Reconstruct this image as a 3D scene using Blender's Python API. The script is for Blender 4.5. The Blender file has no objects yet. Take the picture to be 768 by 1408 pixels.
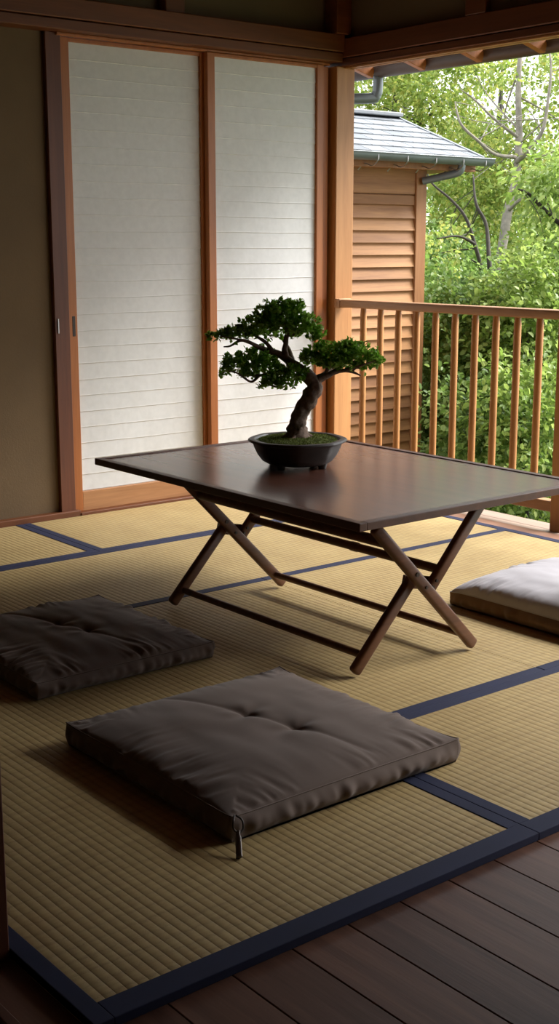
import bpy, bmesh, math, random
import numpy as np
from mathutils import Vector, Matrix, noise
random.seed(7); rng = np.random.default_rng(11)
scene = bpy.context.scene
COL = scene.collection

# ------------------------------------------------------------------ camera
F_PX = 1750.36; PITCH = math.radians(11.904); YAW = math.radians(51.088); CAM_H = 1.35
Fh = Vector((math.cos(YAW), math.sin(YAW), 0)); Rt = Vector((math.sin(YAW), -math.cos(YAW), 0))
Fw = Fh*math.cos(PITCH) - Vector((0, 0, math.sin(PITCH))); Up = Rt.cross(Fw)
CAMP = Vector((0, 0, CAM_H))
cam_data = bpy.data.cameras.new('camera'); cam = bpy.data.objects.new('camera', cam_data)
COL.objects.link(cam)
M = Matrix((Rt, Up, -Fw)).transposed().to_4x4(); M.translation = CAMP
cam.matrix_world = M
cam_data.sensor_fit = 'HORIZONTAL'; cam_data.sensor_width = 36; cam_data.lens = F_PX*36/768
cam_data.clip_start = 0.05; cam_data.clip_end = 300
scene.camera = cam
def at(x, y, depth):
    """point of the garden seen at photo position x, y, depth metres along the view axis"""
    return CAMP + (Fw*F_PX + Rt*(x-384) - Up*(y-704))*(depth/F_PX)

# ------------------------------------------------------------------ materials
def new_mat(name):
    m = bpy.data.materials.new(name); m.use_nodes = True
    nt = m.node_tree; b = nt.nodes['Principled BSDF']
    return m, nt, b
def N(nt, t, **kw):
    n = nt.nodes.new(t)
    for k, v in kw.items(): setattr(n, k, v)
    return n
def ramp(nt, fac, stops):
    r = N(nt, 'ShaderNodeValToRGB'); e = r.color_ramp.elements
    while len(e) < len(stops): e.new(0.5)
    for i, (p, c) in enumerate(stops):
        e[i].position = p; e[i].color = (*c, 1)
    nt.links.new(fac, r.inputs[0]); return r.outputs[0]
def math_n(nt, op, a, b=None, c=None):
    n = N(nt, 'ShaderNodeMath', operation=op)
    for i, v in enumerate((a, b, c)):
        if v is None: continue
        if isinstance(v, (int, float)): n.inputs[i].default_value = v
        else: nt.links.new(v, n.inputs[i])
    return n.outputs[0]
def mapping(nt, scale, src='Object'):
    tc = N(nt, 'ShaderNodeTexCoord'); mp = N(nt, 'ShaderNodeMapping')
    mp.inputs['Scale'].default_value = scale
    nt.links.new(tc.outputs[src], mp.inputs[0]); return mp.outputs[0]
def noise_n(nt, vec, scale, detail=4, rough=.55, dist=0):
    n = N(nt, 'ShaderNodeTexNoise'); n.inputs['Scale'].default_value = scale
    n.inputs['Detail'].default_value = detail; n.inputs['Roughness'].default_value = rough
    n.inputs['Distortion'].default_value = dist
    nt.links.new(vec, n.inputs['Vector']); return n.outputs['Fac']
def bump(nt, b, h, strength=.3, dist=.002):
    n = N(nt, 'ShaderNodeBump'); n.inputs['Strength'].default_value = strength; n.inputs['Distance'].default_value = dist
    nt.links.new(h, n.inputs['Height']); nt.links.new(n.outputs[0], b.inputs['Normal'])

def wood(name, dark, light, axis='z', rough=.5, coat=0, grain=1.0, island=0.0, coat_rough=.15, bstr=.25):
    m, nt, b = new_mat(name)
    s = {'x': (1.2, 22, 22), 'y': (22, 1.2, 22), 'z': (22, 22, 1.2)}[axis]
    v = mapping(nt, tuple(a*grain for a in s))
    if island:
        g = N(nt, 'ShaderNodeNewGeometry'); add = N(nt, 'ShaderNodeVectorMath', operation='ADD')
        sc = N(nt, 'ShaderNodeVectorMath', operation='SCALE'); sc.inputs[0].default_value = (37, 51, 43)
        nt.links.new(g.outputs['Random Per Island'], sc.inputs['Scale'])
        nt.links.new(v, add.inputs[0]); nt.links.new(sc.outputs[0], add.inputs[1]); v = add.outputs[0]
    f = noise_n(nt, v, 1.0, 6, .6, .6)
    f2 = noise_n(nt, v, 6.0, 3, .6)
    mix = math_n(nt, 'ADD', math_n(nt, 'MULTIPLY', f, .75), math_n(nt, 'MULTIPLY', f2, .25))
    if island:
        mix = math_n(nt, 'ADD', mix, math_n(nt, 'MULTIPLY', math_n(nt, 'SUBTRACT', g.outputs['Random Per Island'], .5), island))
    c = ramp(nt, mix, [(.3, dark), (.72, light)])
    nt.links.new(c, b.inputs['Base Color'])
    b.inputs['Roughness'].default_value = rough
    if coat:
        b.inputs['Coat Weight'].default_value = coat; b.inputs['Coat Roughness'].default_value = coat_rough
    bump(nt, b, f2, bstr, .001)
    return m
def plain(name, col, rough=.6, metal=0, var=.12, scale=8, bstr=.0, bscale=60):
    m, nt, b = new_mat(name)
    v = mapping(nt, (1, 1, 1)); f = noise_n(nt, v, scale, 4)
    lo = tuple(c*(1-var) for c in col); hi = tuple(min(1, c*(1+var)) for c in col)
    nt.links.new(ramp(nt, f, [(.3, lo), (.7, hi)]), b.inputs['Base Color'])
    b.inputs['Roughness'].default_value = rough; b.inputs['Metallic'].default_value = metal
    if bstr: bump(nt, b, noise_n(nt, v, bscale, 5), bstr, .003)
    return m
def fabric(name, col, var=.1, rough=.9, sheen=.3):
    m, nt, b = new_mat(name)
    v = mapping(nt, (1, 1, 1)); f = noise_n(nt, v, 5, 4)
    nt.links.new(ramp(nt, f, [(.3, tuple(c*(1-var) for c in col)), (.7, tuple(c*(1+var) for c in col))]), b.inputs['Base Color'])
    b.inputs['Roughness'].default_value = rough
    b.inputs['Sheen Weight'].default_value = sheen; b.inputs['Sheen Roughness'].default_value = .5
    w1 = N(nt, 'ShaderNodeTexWave', bands_direction='X'); w1.inputs['Scale'].default_value = 220
    w2 = N(nt, 'ShaderNodeTexWave', bands_direction='Y'); w2.inputs['Scale'].default_value = 220
    nt.links.new(v, w1.inputs['Vector']); nt.links.new(v, w2.inputs['Vector'])
    bump(nt, b, math_n(nt, 'ADD', w1.outputs['Fac'], w2.outputs['Fac']), .08, .0008)
    return m
def leaf_mat(name, cols, trans=.45, rough=.45):
    m, nt, b = new_mat(name)
    g = N(nt, 'ShaderNodeNewGeometry')
    v = mapping(nt, (1, 1, 1)); f = noise_n(nt, v, 1.3, 3)
    mix = math_n(nt, 'ADD', math_n(nt, 'MULTIPLY', g.outputs['Random Per Island'], .65), math_n(nt, 'MULTIPLY', f, .4))
    n = len(cols); c = ramp(nt, mix, [(.08+.84*i/(n-1), cc) for i, cc in enumerate(cols)])
    nt.links.new(c, b.inputs['Base Color']); b.inputs['Roughness'].default_value = rough
    tr = N(nt, 'ShaderNodeBsdfTranslucent'); nt.links.new(c, tr.inputs['Color'])
    ms = N(nt, 'ShaderNodeMixShader'); ms.inputs[0].default_value = trans
    nt.links.new(b.outputs[0], ms.inputs[1]); nt.links.new(tr.outputs[0], ms.inputs[2])
    out = nt.nodes['Material Output']; nt.links.new(ms.outputs[0], out.inputs['Surface'])
    return m
def tatami_mat():
    m, nt, b = new_mat('woven_rush')
    tc = N(nt, 'ShaderNodeTexCoord'); sp = N(nt, 'ShaderNodeSeparateXYZ'); nt.links.new(tc.outputs['Object'], sp.inputs[0])
    P = .0238; Q = .044
    wob = noise_n(nt, mapping(nt, (6, 2, 1)), 1.5, 2)
    xw = math_n(nt, 'ADD', sp.outputs[0], math_n(nt, 'MULTIPLY', wob, .006))
    rib = math_n(nt, 'ABSOLUTE', math_n(nt, 'SINE', math_n(nt, 'MULTIPLY', xw, math.pi/P)))
    rib = math_n(nt, 'POWER', rib, .45)
    wob2 = noise_n(nt, mapping(nt, (14, 14, 1)), 3, 3)
    yw = math_n(nt, 'ADD', sp.outputs[1], math_n(nt, 'MULTIPLY', wob2, .02))
    cross = math_n(nt, 'ABSOLUTE', math_n(nt, 'SINE', math_n(nt, 'MULTIPLY', yw, math.pi/Q)))
    cross = math_n(nt, 'POWER', cross, .3)
    fib = noise_n(nt, mapping(nt, (40, 500, 1)), 1, 3)
    n1 = noise_n(nt, mapping(nt, (1, 1, 1)), 4, 4); n2 = noise_n(nt, mapping(nt, (9, 60, 1)), 1.5, 4)
    f = math_n(nt, 'ADD', math_n(nt, 'MULTIPLY', n1, .5), math_n(nt, 'MULTIPLY', n2, .5))
    c = ramp(nt, f, [(.3, (.40, .275, .112)), (.7, (.56, .415, .185))])
    mx = N(nt, 'ShaderNodeMix', data_type='RGBA', blend_type='MULTIPLY'); mx.inputs['Factor'].default_value = 1
    nt.links.new(c, mx.inputs[6])
    k = math_n(nt, 'ADD', math_n(nt, 'MULTIPLY', rib, .26), .74)
    k2 = math_n(nt, 'ADD', math_n(nt, 'MULTIPLY', cross, .18), .82)
    kk = math_n(nt, 'MULTIPLY', k, k2)
    cmb = N(nt, 'ShaderNodeCombineXYZ')
    for i in range(3): nt.links.new(kk, cmb.inputs[i])
    nt.links.new(cmb.outputs[0], mx.inputs[7]); nt.links.new(mx.outputs[2], b.inputs['Base Color'])
    h = math_n(nt, 'ADD', math_n(nt, 'ADD', rib, math_n(nt, 'MULTIPLY', cross, .35)), math_n(nt, 'MULTIPLY', fib, .25))
    bump(nt, b, h, .55, .003); b.inputs['Roughness'].default_value = .62
    return m

MT = {}
MT['cedar'] = wood('cedar_post_wood', (.36, .15, .045), (.55, .27, .095), 'z', .5)
MT['cedar_x'] = wood('cedar_rail_wood', (.34, .15, .055), (.56, .28, .12), 'x', .5)
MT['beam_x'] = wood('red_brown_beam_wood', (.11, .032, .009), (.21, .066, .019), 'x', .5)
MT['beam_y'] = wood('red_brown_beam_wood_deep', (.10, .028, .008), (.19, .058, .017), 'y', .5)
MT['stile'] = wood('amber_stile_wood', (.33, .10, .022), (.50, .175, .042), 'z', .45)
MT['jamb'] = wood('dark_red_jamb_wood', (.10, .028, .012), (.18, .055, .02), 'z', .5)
MT['rail_y'] = wood('handrail_wood', (.32, .15, .065), (.50, .27, .13), 'y', .5)
MT['bal'] = wood('baluster_wood', (.34, .14, .042), (.52, .245, .08), 'z', .5)
MT['shed'] = wood('weathered_siding_wood', (.21, .085, .025), (.41, .195, .068), 'x', .65, island=.45)
MT['shed_z'] = wood('weathered_corner_wood', (.21, .082, .025), (.33, .145, .048), 'z', .6)
MT['ledge'] = wood('pale_ledge_wood', (.22, .15, .11), (.34, .25, .195), 'y', .55)
MT['strip'] = wood('brown_sill_wood', (.26, .13, .08), (.38, .21, .14), 'y', .5)
MT['floor'] = wood('dark_floor_board_wood', (.082, .034, .021), (.205, .098, .064), 'y', .45, island=.35)
MT['table'] = wood('dark_walnut_table_wood', (.060, .016, .007), (.135, .040, .018), 'y', .5, coat=1.0, coat_rough=.2, bstr=.06)
MT['tedge'] = wood('dark_table_edge_wood', (.055, .017, .008), (.12, .038, .018), 'y', .42, coat=.15, coat_rough=.3, bstr=.06)
MT['tleg'] = wood('dark_table_leg_wood', (.075, .026, .011), (.18, .07, .03), 'x', .42)
MT['plaster'] = plain('olive_brown_plaster', (.165, .108, .055), .9, var=.08, scale=3, bstr=.25, bscale=140)
MT['plaster_up'] = plain('dark_earth_plaster', (.15, .105, .055), .9, var=.08, scale=3, bstr=.25, bscale=140)
MT['paper'] = None
MT['tatami'] = tatami_mat()
MT['heri'] = fabric('navy_border_cloth', (.010, .015, .055), .15, .8, .0)
MT['taupe'] = fabric('taupe_cushion_cloth', (.142, .098, .078), .06, .85, .15)
MT['pale'] = fabric('pale_grey_cushion_cloth', (.54, .52, .56), .04, .85, .2)
MT['tan'] = fabric('tan_cushion_side_cloth', (.24, .14, .075), .08, .85, .2)
MT['steel'] = plain('dull_steel', (.45, .43, .42), .35, 1, .05)
MT['iron'] = plain('dark_iron', (.06, .05, .045), .45, .8, .1)
MT['gutter'] = plain('grey_painted_gutter', (.13, .15, .155), .4, .2, .1)
MT['eavegut'] = plain('brown_grey_gutter', (.085, .058, .048), .5, .1, .1)
MT['slate'] = None
MT['pot'] = plain('dark_glazed_clay', (.045, .036, .032), .42, 0, .25, 14, .15, 50)
MT['moss'] = plain('green_moss', (.12, .15, .03), .95, 0, .5, 60, .8, 220)
MT['soil'] = plain('dark_soil', (.05, .04, .03), .95, 0, .3, 60, .5, 120)
MT['bark'] = plain('bonsai_bark', (.19, .125, .09), .85, 0, .4, 70, .8, 90)
MT['gbark'] = plain('grey_tree_bark', (.20, .175, .14), .9, 0, .3, 18, .6, 40)
MT['dbark'] = plain('dark_tree_bark', (.035, .028, .02), .9, 0, .3, 18, .6, 40)
MT['bleaf'] = leaf_mat('bonsai_leaf', [(.06, .16, .012), (.21, .44, .04), (.50, .76, .14)], .45, .35)
MT['leafA'] = leaf_mat('yellow_green_leaf', [(.11, .18, .025), (.22, .31, .055), (.37, .44, .11), (.50, .45, .10)], .5)
MT['leafB'] = leaf_mat('fresh_green_leaf', [(.12, .20, .03), (.25, .36, .07), (.43, .51, .15)], .5)
MT['leafC'] = leaf_mat('deep_green_leaf', [(.07, .135, .025), (.17, .28, .055), (.34, .45, .14)], .45)
MT['grass'] = leaf_mat('grass_blade', [(.08, .16, .03), (.17, .27, .05), (.28, .36, .09)], .4)
MT['ground'] = plain('garden_ground', (.07, .10, .03), .95, 0, .4, 3, .5, 20)

m, nt, b = new_mat('white_washi_paper')
f = noise_n(nt, mapping(nt, (1, 1, 1)), 30, 5)
nt.links.new(ramp(nt, f, [(.3, (.73, .74, .74)), (.7, (.79, .80, .80))]), b.inputs['Base Color'])
b.inputs['Roughness'].default_value = .8; MT['paper'] = m

m, nt, b = new_mat('grey_roof_shingle')
g = N(nt, 'ShaderNodeNewGeometry')
f = noise_n(nt, mapping(nt, (1, 1, 1)), 25, 5)
mm = math_n(nt, 'ADD', math_n(nt, 'MULTIPLY', g.outputs['Random Per Island'], .5), math_n(nt, 'MULTIPLY', f, .5))
nt.links.new(ramp(nt, mm, [(.2, (.10, .108, .118)), (.8, (.19, .20, .215))]), b.inputs['Base Color'])
b.inputs['Roughness'].default_value = .5; bump(nt, b, f, .4, .003); MT['slate'] = m

# ------------------------------------------------------------------ mesh helpers
def obj(name, bm, mat, parent=None, smooth=False, sharp=None):
    me = bpy.data.meshes.new(name)
    bmesh.ops.recalc_face_normals(bm, faces=bm.faces[:]) if len(bm.faces) < 60000 else None
    bm.to_mesh(me); bm.free()
    o = bpy.data.objects.new(name, me); COL.objects.link(o)
    if mat: me.materials.append(mat)
    if smooth:
        me.polygons.foreach_set('use_smooth', [True]*len(me.polygons))
        if sharp:
            me.set_sharp_from_angle(angle=math.radians(sharp))
    if parent:
        o.parent = parent; o.matrix_parent_inverse = Matrix.Translation(-parent.location) if parent.type == 'EMPTY' else Matrix.Identity(4)
    return o
def struct(name, bm, mat, parent=None, **k):
    o = obj(name, bm, mat, parent, **k)
    if not parent: o['kind'] = 'structure'
    return o
def tag(o, label=None, cat=None, group=None, kind=None):
    if label: o['label'] = label
    if cat: o['category'] = cat
    if group: o['group'] = group
    if kind: o['kind'] = kind
    return o
def thing(name, label, cat, loc=(0, 0, 0), group=None):
    o = bpy.data.objects.new(name, None); COL.objects.link(o); o.location = loc
    o.empty_display_size = .1
    return tag(o, label, cat, group)
def BM(): return bmesh.new()
def box(bm, x0, x1, y0, y1, z0, z1, bev=.0, seg=1):
    r = bmesh.ops.create_cube(bm, size=1)
    for v in r['verts']:
        v.co = Vector((x0+(v.co.x+.5)*(x1-x0), y0+(v.co.y+.5)*(y1-y0), z0+(v.co.z+.5)*(z1-z0)))
    if bev:
        ed = list({e for v in r['verts'] for e in v.link_edges})
        bmesh.ops.bevel(bm, geom=ed, offset=bev, segments=seg, affect='EDGES', profile=.5)
    return bm
def tube(bm, pts, rad, seg=10, cap=True, flat=1.0, jitter=0):
    """swept tube through pts; rad a number or list"""
    pts = [Vector(p) for p in pts]; n = len(pts)
    rads = rad if isinstance(rad, (list, tuple)) else [rad]*n
    rings = []; prev = None
    for i, p in enumerate(pts):
        d = (pts[min(i+1, n-1)] - pts[max(i-1, 0)])
        if d.length < 1e-9: d = Vector((0, 0, 1))
        d.normalize()
        if prev is None:
            a = d.orthogonal().normalized()
        else:
            a = (prev - d*prev.dot(d))
            a = a.normalized() if a.length > 1e-6 else d.orthogonal().normalized()
        prev = a; bb = d.cross(a)
        ring = []
        for k in range(seg):
            t = 2*math.pi*k/seg; r = rads[i]
            if jitter: r *= 1 + jitter*noise.noise(Vector((p.x*40+k, p.y*40, p.z*40)))
            ring.append(bm.verts.new(p + a*math.cos(t)*r + bb*math.sin(t)*r*flat))
        rings.append(ring)
    for i in range(n-1):
        for k in range(seg):
            bm.faces.new((rings[i][k], rings[i][(k+1) % seg], rings[i+1][(k+1) % seg], rings[i+1][k]))
    if cap:
        bm.faces.new(rings[0][::-1]); bm.faces.new(rings[-1])
    return bm
def bar(bm, p0, p1, w, h, side=Vector((0, 1, 0)), bev=.004, seg=2):
    """bevelled rectangular bar from p0 to p1; w along side, h across"""
    p0 = Vector(p0); p1 = Vector(p1); d = (p1-p0); L = d.length; d.normalize()
    s = (side - d*side.dot(d)).normalized(); u = d.cross(s)
    r = bmesh.ops.create_cube(bm, size=1)
    for v in r['verts']:
        c = v.co.copy(); v.co = p0 + d*((c.x+.5)*L) + s*(c.y*w) + u*(c.z*h)
    if bev:
        ed = list({e for v in r['verts'] for e in v.link_edges})
        bmesh.ops.bevel(bm, geom=ed, offset=bev, segments=seg, affect='EDGES', profile=.5)
    return bm
def smooth_path(pts, k=6):
    """Catmull-Rom through pts (vectors or tuples of any length)"""
    P = [np.array(p, float) for p in pts]; P = [2*P[0]-P[1]] + P + [2*P[-1]-P[-2]]; out = []
    for i in range(1, len(P)-2):
        for j in range(k):
            t = j/k
            out.append(.5*((2*P[i]) + (-P[i-1]+P[i+1])*t + (2*P[i-1]-5*P[i]+4*P[i+1]-P[i+2])*t*t + (-P[i-1]+3*P[i]-3*P[i+1]+P[i+2])*t**3))
    out.append(P[-2]); return out

LEAF = np.array([[0, 0, 0], [.28, .5, .10], [.72, .42, .12], [1, 0, -.06], [.72, -.42, .12], [.28, -.5, .10], [.5, 0, 0]], float)
LEAF_F = [(0, 6, 1), (1, 6, 2), (2, 6, 3), (3, 6, 4), (4, 6, 5), (5, 6, 0)]
def leaves(name, centres, dirs, sizes, width, mat, parent):
    """one foliage mesh of many small folded leaves"""
    n = len(centres); d = dirs/np.linalg.norm(dirs, axis=1, keepdims=True)
    up = rng.normal(0, .55, (n, 3)) + np.array([0, 0, 1.0]); s = np.cross(up, d); s /= np.linalg.norm(s, axis=1, keepdims=True)+1e-9
    u = np.cross(d, s)
    L = LEAF
    V = (centres[:, None, :] + sizes[:, None, None]*(L[None, :, 0:1]*d[:, None, :] + L[None, :, 1:2]*width*s[:, None, :] + L[None, :, 2:3]*u[:, None, :]))
    V = V.reshape(-1, 3).astype(np.float32)
    Fc = (np.array(LEAF_F)[None] + (np.arange(n)*7)[:, None, None]).reshape(-1, 3)
    me = bpy.data.meshes.new(name); nv = len(V); nf = len(Fc)
    me.vertices.add(nv); me.vertices.foreach_set('co', V.ravel())
    me.loops.add(nf*3); me.loops.foreach_set('vertex_index', Fc.ravel().astype(np.int32))
    me.polygons.add(nf); me.polygons.foreach_set('loop_start', (np.arange(nf)*3).astype(np.int32))
    me.update(calc_edges=True)
    me.materials.append(mat)
    o = bpy.data.objects.new(name, me); COL.objects.link(o)
    if parent:
        o.parent = parent; o.matrix_parent_inverse = Matrix.Translation(-parent.location)
    return o

# ------------------------------------------------------------------ room shell
YW = 5.58      # plane of the sliding screens
XO = 4.87      # open side of the room
# floor boards running along Y
bm = BM()
x = 1.164 - .148*20
while x < 4.60:
    x1 = min(x+.1455, 4.632)
    box(bm, x, x1, -1.6, 5.7, -.045, -.018, .0012)
    x += .148
bf = struct('floor', bm, MT['floor'])
bm = BM(); box(bm, -1.9, 5.0, -1.7, 5.75, -.12, -.046); struct('trim_1', bm, MT['jamb'])
# threshold tracks beside the mats at the near left
for i, xx in enumerate((.905, .962)):
    pass
bm = BM()
for xx in (.70, .765, .83, .893):
    box(bm, xx, xx+.022, .2, 2.09, -.0175, -.004, .002)
struct('trim_2', bm, wood('track_wood', (.10, .045, .03), (.20, .10, .07), 'y', .35))
# walls
bm = BM(); box(bm, -1.8, 3.12, YW+.01, YW+.12, -.05, 2.33); struct('wall_back', bm, MT['plaster'])
bm = BM(); box(bm, -1.8, 4.99, YW-.02, YW+.12, 2.33, 2.95); struct('wall_back_upper', bm, MT['plaster_up'])
bm = BM(); box(bm, XO+.035, XO+.10, -1.6, YW-.03, 2.40, 2.95); struct('wall_right_upper', bm, MT['plaster_up'])
bm = BM(); box(bm, -1.9, -1.8, -1.7, YW+.12, -.05, 2.95); struct('wall_left', bm, MT['plaster'])
bm = BM(); box(bm, -1.8, 4.99, -1.75, -1.6, -.05, 2.95); struct('wall_front', bm, MT['plaster'])
bm = BM(); box(bm, 4.80, 4.99, -1.6, .3, -.05, 2.30); struct('wall_right', bm, MT['plaster'])
bm = BM()
xx = -1.9
while xx < 5.0:
    box(bm, xx, xx+.298, -1.7, YW+.12, 2.90, 2.94, .003); xx += .3
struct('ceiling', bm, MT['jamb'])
# skirting strip at back wall
bm = BM(); box(bm, -1.8, 3.185, YW-.035, YW+.02, -.02, .028, .003); struct('baseboard_back', bm, MT['beam_x'])
bm = BM(); box(bm, 3.185, 4.83, YW-.04, YW+.07, -.02, .014, .002)
struct('trim_3', bm, MT['beam_x'])
# beams
def tag_trim(n, bm, m): return struct('trim_%d' % n, bm, m)
bm = BM()
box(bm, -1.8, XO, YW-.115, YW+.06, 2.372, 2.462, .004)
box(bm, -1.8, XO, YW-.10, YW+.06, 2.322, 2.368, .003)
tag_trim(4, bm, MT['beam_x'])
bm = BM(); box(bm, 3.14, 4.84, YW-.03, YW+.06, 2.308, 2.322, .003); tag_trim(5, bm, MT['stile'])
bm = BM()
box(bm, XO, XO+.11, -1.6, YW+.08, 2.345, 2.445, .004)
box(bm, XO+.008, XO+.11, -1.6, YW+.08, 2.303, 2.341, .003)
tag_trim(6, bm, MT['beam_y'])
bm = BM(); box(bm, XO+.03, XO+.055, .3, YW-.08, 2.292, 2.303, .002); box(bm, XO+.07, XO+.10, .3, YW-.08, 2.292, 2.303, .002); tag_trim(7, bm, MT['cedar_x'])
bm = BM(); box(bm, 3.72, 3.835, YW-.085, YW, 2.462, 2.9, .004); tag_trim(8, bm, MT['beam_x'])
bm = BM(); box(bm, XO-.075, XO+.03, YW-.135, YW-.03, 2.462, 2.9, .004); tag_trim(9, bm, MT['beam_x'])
bm = BM(); box(bm, XO-.0, XO+.06, 4.45, 4.585, 2.445, 2.9, .004); tag_trim(10, bm, MT['beam_y'])
# big corner post + jamb strips
bm = BM(); box(bm, 4.845, 4.976, 5.50, 5.66, -.05, 2.302, .004, 2); tag_trim(11, bm, MT['cedar'])
bm = BM(); box(bm, 4.785, 4.828, YW-.03, YW+.05, .014, 2.30, .003); tag_trim(12, bm, MT['stile'])
bm = BM(); box(bm, 4.828, 4.845, YW+.0, YW+.05, .0, 2.30); tag_trim(13, bm, MT['jamb'])
bm = BM(); box(bm, 3.085, 3.168, YW-.015, YW+.08, .0, 2.322, .003); tag_trim(14, bm, MT['jamb'])
# near-left dark pillar
bm = BM(); box(bm, .885, 1.0075, 2.085, 2.20, -.02, 2.9, .003); tag_trim(15, bm, MT['jamb'])

# ------------------------------------------------------------------ sliding screens
def screen(x0, x1, yf, label, first):
    t = thing('sliding_screen', label, 'sliding screen', ((x0+x1)/2, yf, .014), 'white paper sliding screens')
    st = .048
    for a, nm in ((x0, 'stile'), (x1-st, 'stile')):
        bm = BM(); box(bm, a, a+st, yf-.015, yf+.02, .014, 2.306, .003, 2)
        s = obj(nm, bm, MT['stile'], t)
        if first and a == x0:
            bm = BM(); box(bm, a+.018, a+.036, yf-.0165, yf-.012, .90, 1.0, .002); h = obj('finger_pull', bm, MT['iron'], s)
            h['label'] = 'dark iron finger pull'
    bm = BM(); box(bm, x0+st, x1-st, yf-.013, yf+.018, .014, .115, .003, 2); obj('bottom_rail', bm, MT['cedar_x'], t)
    bm = BM(); box(bm, x0+st, x1-st, yf-.013, yf+.018, 2.288, 2.306, .003, 2); obj('top_rail', bm, MT['stile'], t)
    # paper in slightly overlapping horizontal strips
    bm = BM(); z = 2.291; P = .0805; nx = 24
    prof = []
    while z > .11:
        prof.append((z, .0026)); prof.append((z-P+.006, .0006)); prof.append((z-P+.002, -.0004)); z -= P
    rows = []
    for (zz, off) in prof:
        row = []
        for i in range(nx+1):
            xx = x0+st-.004 + (x1-x0-2*st+.008)*i/nx
            w = .0022*noise.noise(Vector((xx*2.1, zz*1.7, x0*3))) + .0016*noise.noise(Vector((xx*9, zz*5, 2)))
            dz = .004*noise.noise(Vector((xx*3, zz*9, 5+x0)))
            row.append(bm.verts.new((xx, yf+off+w, max(zz+dz, .1))))
        rows.append(row)
    for a, b2 in zip(rows[:-1], rows[1:]):
        for i in range(nx): bm.faces.new((a[i], a[i+1], b2[i+1], b2[i]))
    p = obj('paper', bm, MT['paper'], t)
    sm = p.modifiers.new('thickness', 'SOLIDIFY'); sm.thickness = .003; sm.offset = 1
    return t
screen(3.170, 4.030, YW+.012, 'white paper screen between the dark jamb and middle stile, finger pull on its stile', True)
screen(3.998, 4.785, YW-.026+.0, 'narrower white paper screen beside the corner post, partly behind the bonsai', False)
t = bpy.data.objects['sliding_screen']
bm = BM(); box(bm, 3.10, 3.105, YW-.021, YW-.015, .92, .99); s = obj('trim_16', bm, MT['steel']); s['kind'] = 'structure'

# ------------------------------------------------------------------ tatami
def mat_thing(label, poly, borders):
    x0 = min(p[0] for p in poly); y0 = min(p[1] for p in poly)
    t = thing('tatami_mat', label, 'tatami mat', (x0, y0, -.018), 'tatami mats covering the floor')
    bm = BM()
    vs = [bm.verts.new((x, y, 0)) for x, y in poly]; fc = bm.faces.new(vs)
    r = bmesh.ops.extrude_face_region(bm, geom=[fc])
    for v in [g for g in r['geom'] if isinstance(g, bmesh.types.BMVert)]: v.co.z = -.0178
    obj('rush_surface', bm, MT['tatami'], t)
    for (a0, a1, b0, b1) in borders:
        bm = BM(); nx = 2
        box(bm, a0, a1, b0, b1, -.0176, .0022, .0016, 2)
        obj('cloth_border', bm, MT['heri'], t)
    return t
W = .047
# front-left long mat, open L of surface
mat_thing('large tatami mat at the front left under the taupe cushion with the zip',
    [(1.0085, 1.778), (2.165, 1.778), (2.165, 3.96), (1.0085, 3.96)],
    [(1.0085, 1.048, 1.765, 3.96), (1.048, 2.204, 1.765, 1.826), (2.165, 2.204, 1.826, 2.475)])
mat_thing('tatami mat at the right foreground beside the dark floor boards',
    [(2.243, 1.778), (3.30, 1.778), (3.30, 2.475), (2.243, 2.475)],
    [(2.205, 2.243, 1.826, 2.475), (2.205, 3.30, 1.765, 1.826), (2.165, 3.30, 2.475, 2.512)])
mat_thing('tatami mat under the folding table, edged in navy behind',
    [(2.166, 2.552), (3.128, 2.552), (3.128, 3.96), (2.166, 3.96)],
    [(2.166, 3.128, 2.513, 2.552), (1.10, 3.128, 3.96, 4.005)])
mat_thing('tatami mat under the pale cushion at the right',
    [(3.131, 2.552), (4.59, 2.552), (4.59, 3.96), (3.131, 3.96)],
    [(3.131, 4.59, 2.513, 2.552), (3.131, 4.59, 3.96, 4.005), (4.59, 4.634, 1.765, 4.005)])
mat_thing('tatami mat at the far right foreground past the second navy seam',
    [(3.345, 1.778), (4.59, 1.778), (4.59, 2.51), (3.345, 2.51)],
    [(3.301, 3.345, 1.765, 2.512), (3.345, 4.59, 1.765, 1.826)])
mat_thing('long tatami mat in the middle row behind the table, running to the railing side',
    [(.4, 4.006), (4.59, 4.006), (4.59, 4.775), (.4, 4.775)],
    [(.4, 4.59, 4.775, 4.815), (4.59, 4.634, 4.006, 4.815)])
mat_thing('tatami mat in the far left corner against the plaster wall',
    [(.4, 4.858), (2.815, 4.858), (2.815, 5.54), (.4, 5.54)],
    [(.4, 2.855, 4.816, 4.858), (2.815, 2.855, 4.858, 5.54)])
mat_thing('tatami mat along the foot of the white paper screens',
    [(2.894, 4.858), (4.59, 4.858), (4.59, 5.54), (2.894, 5.54)],
    [(2.856, 4.59, 4.816, 4.858), (2.856, 2.894, 4.858, 5.54), (4.59, 4.634, 4.816, 5.54)])
for args in (('rows', 0),): pass

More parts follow.
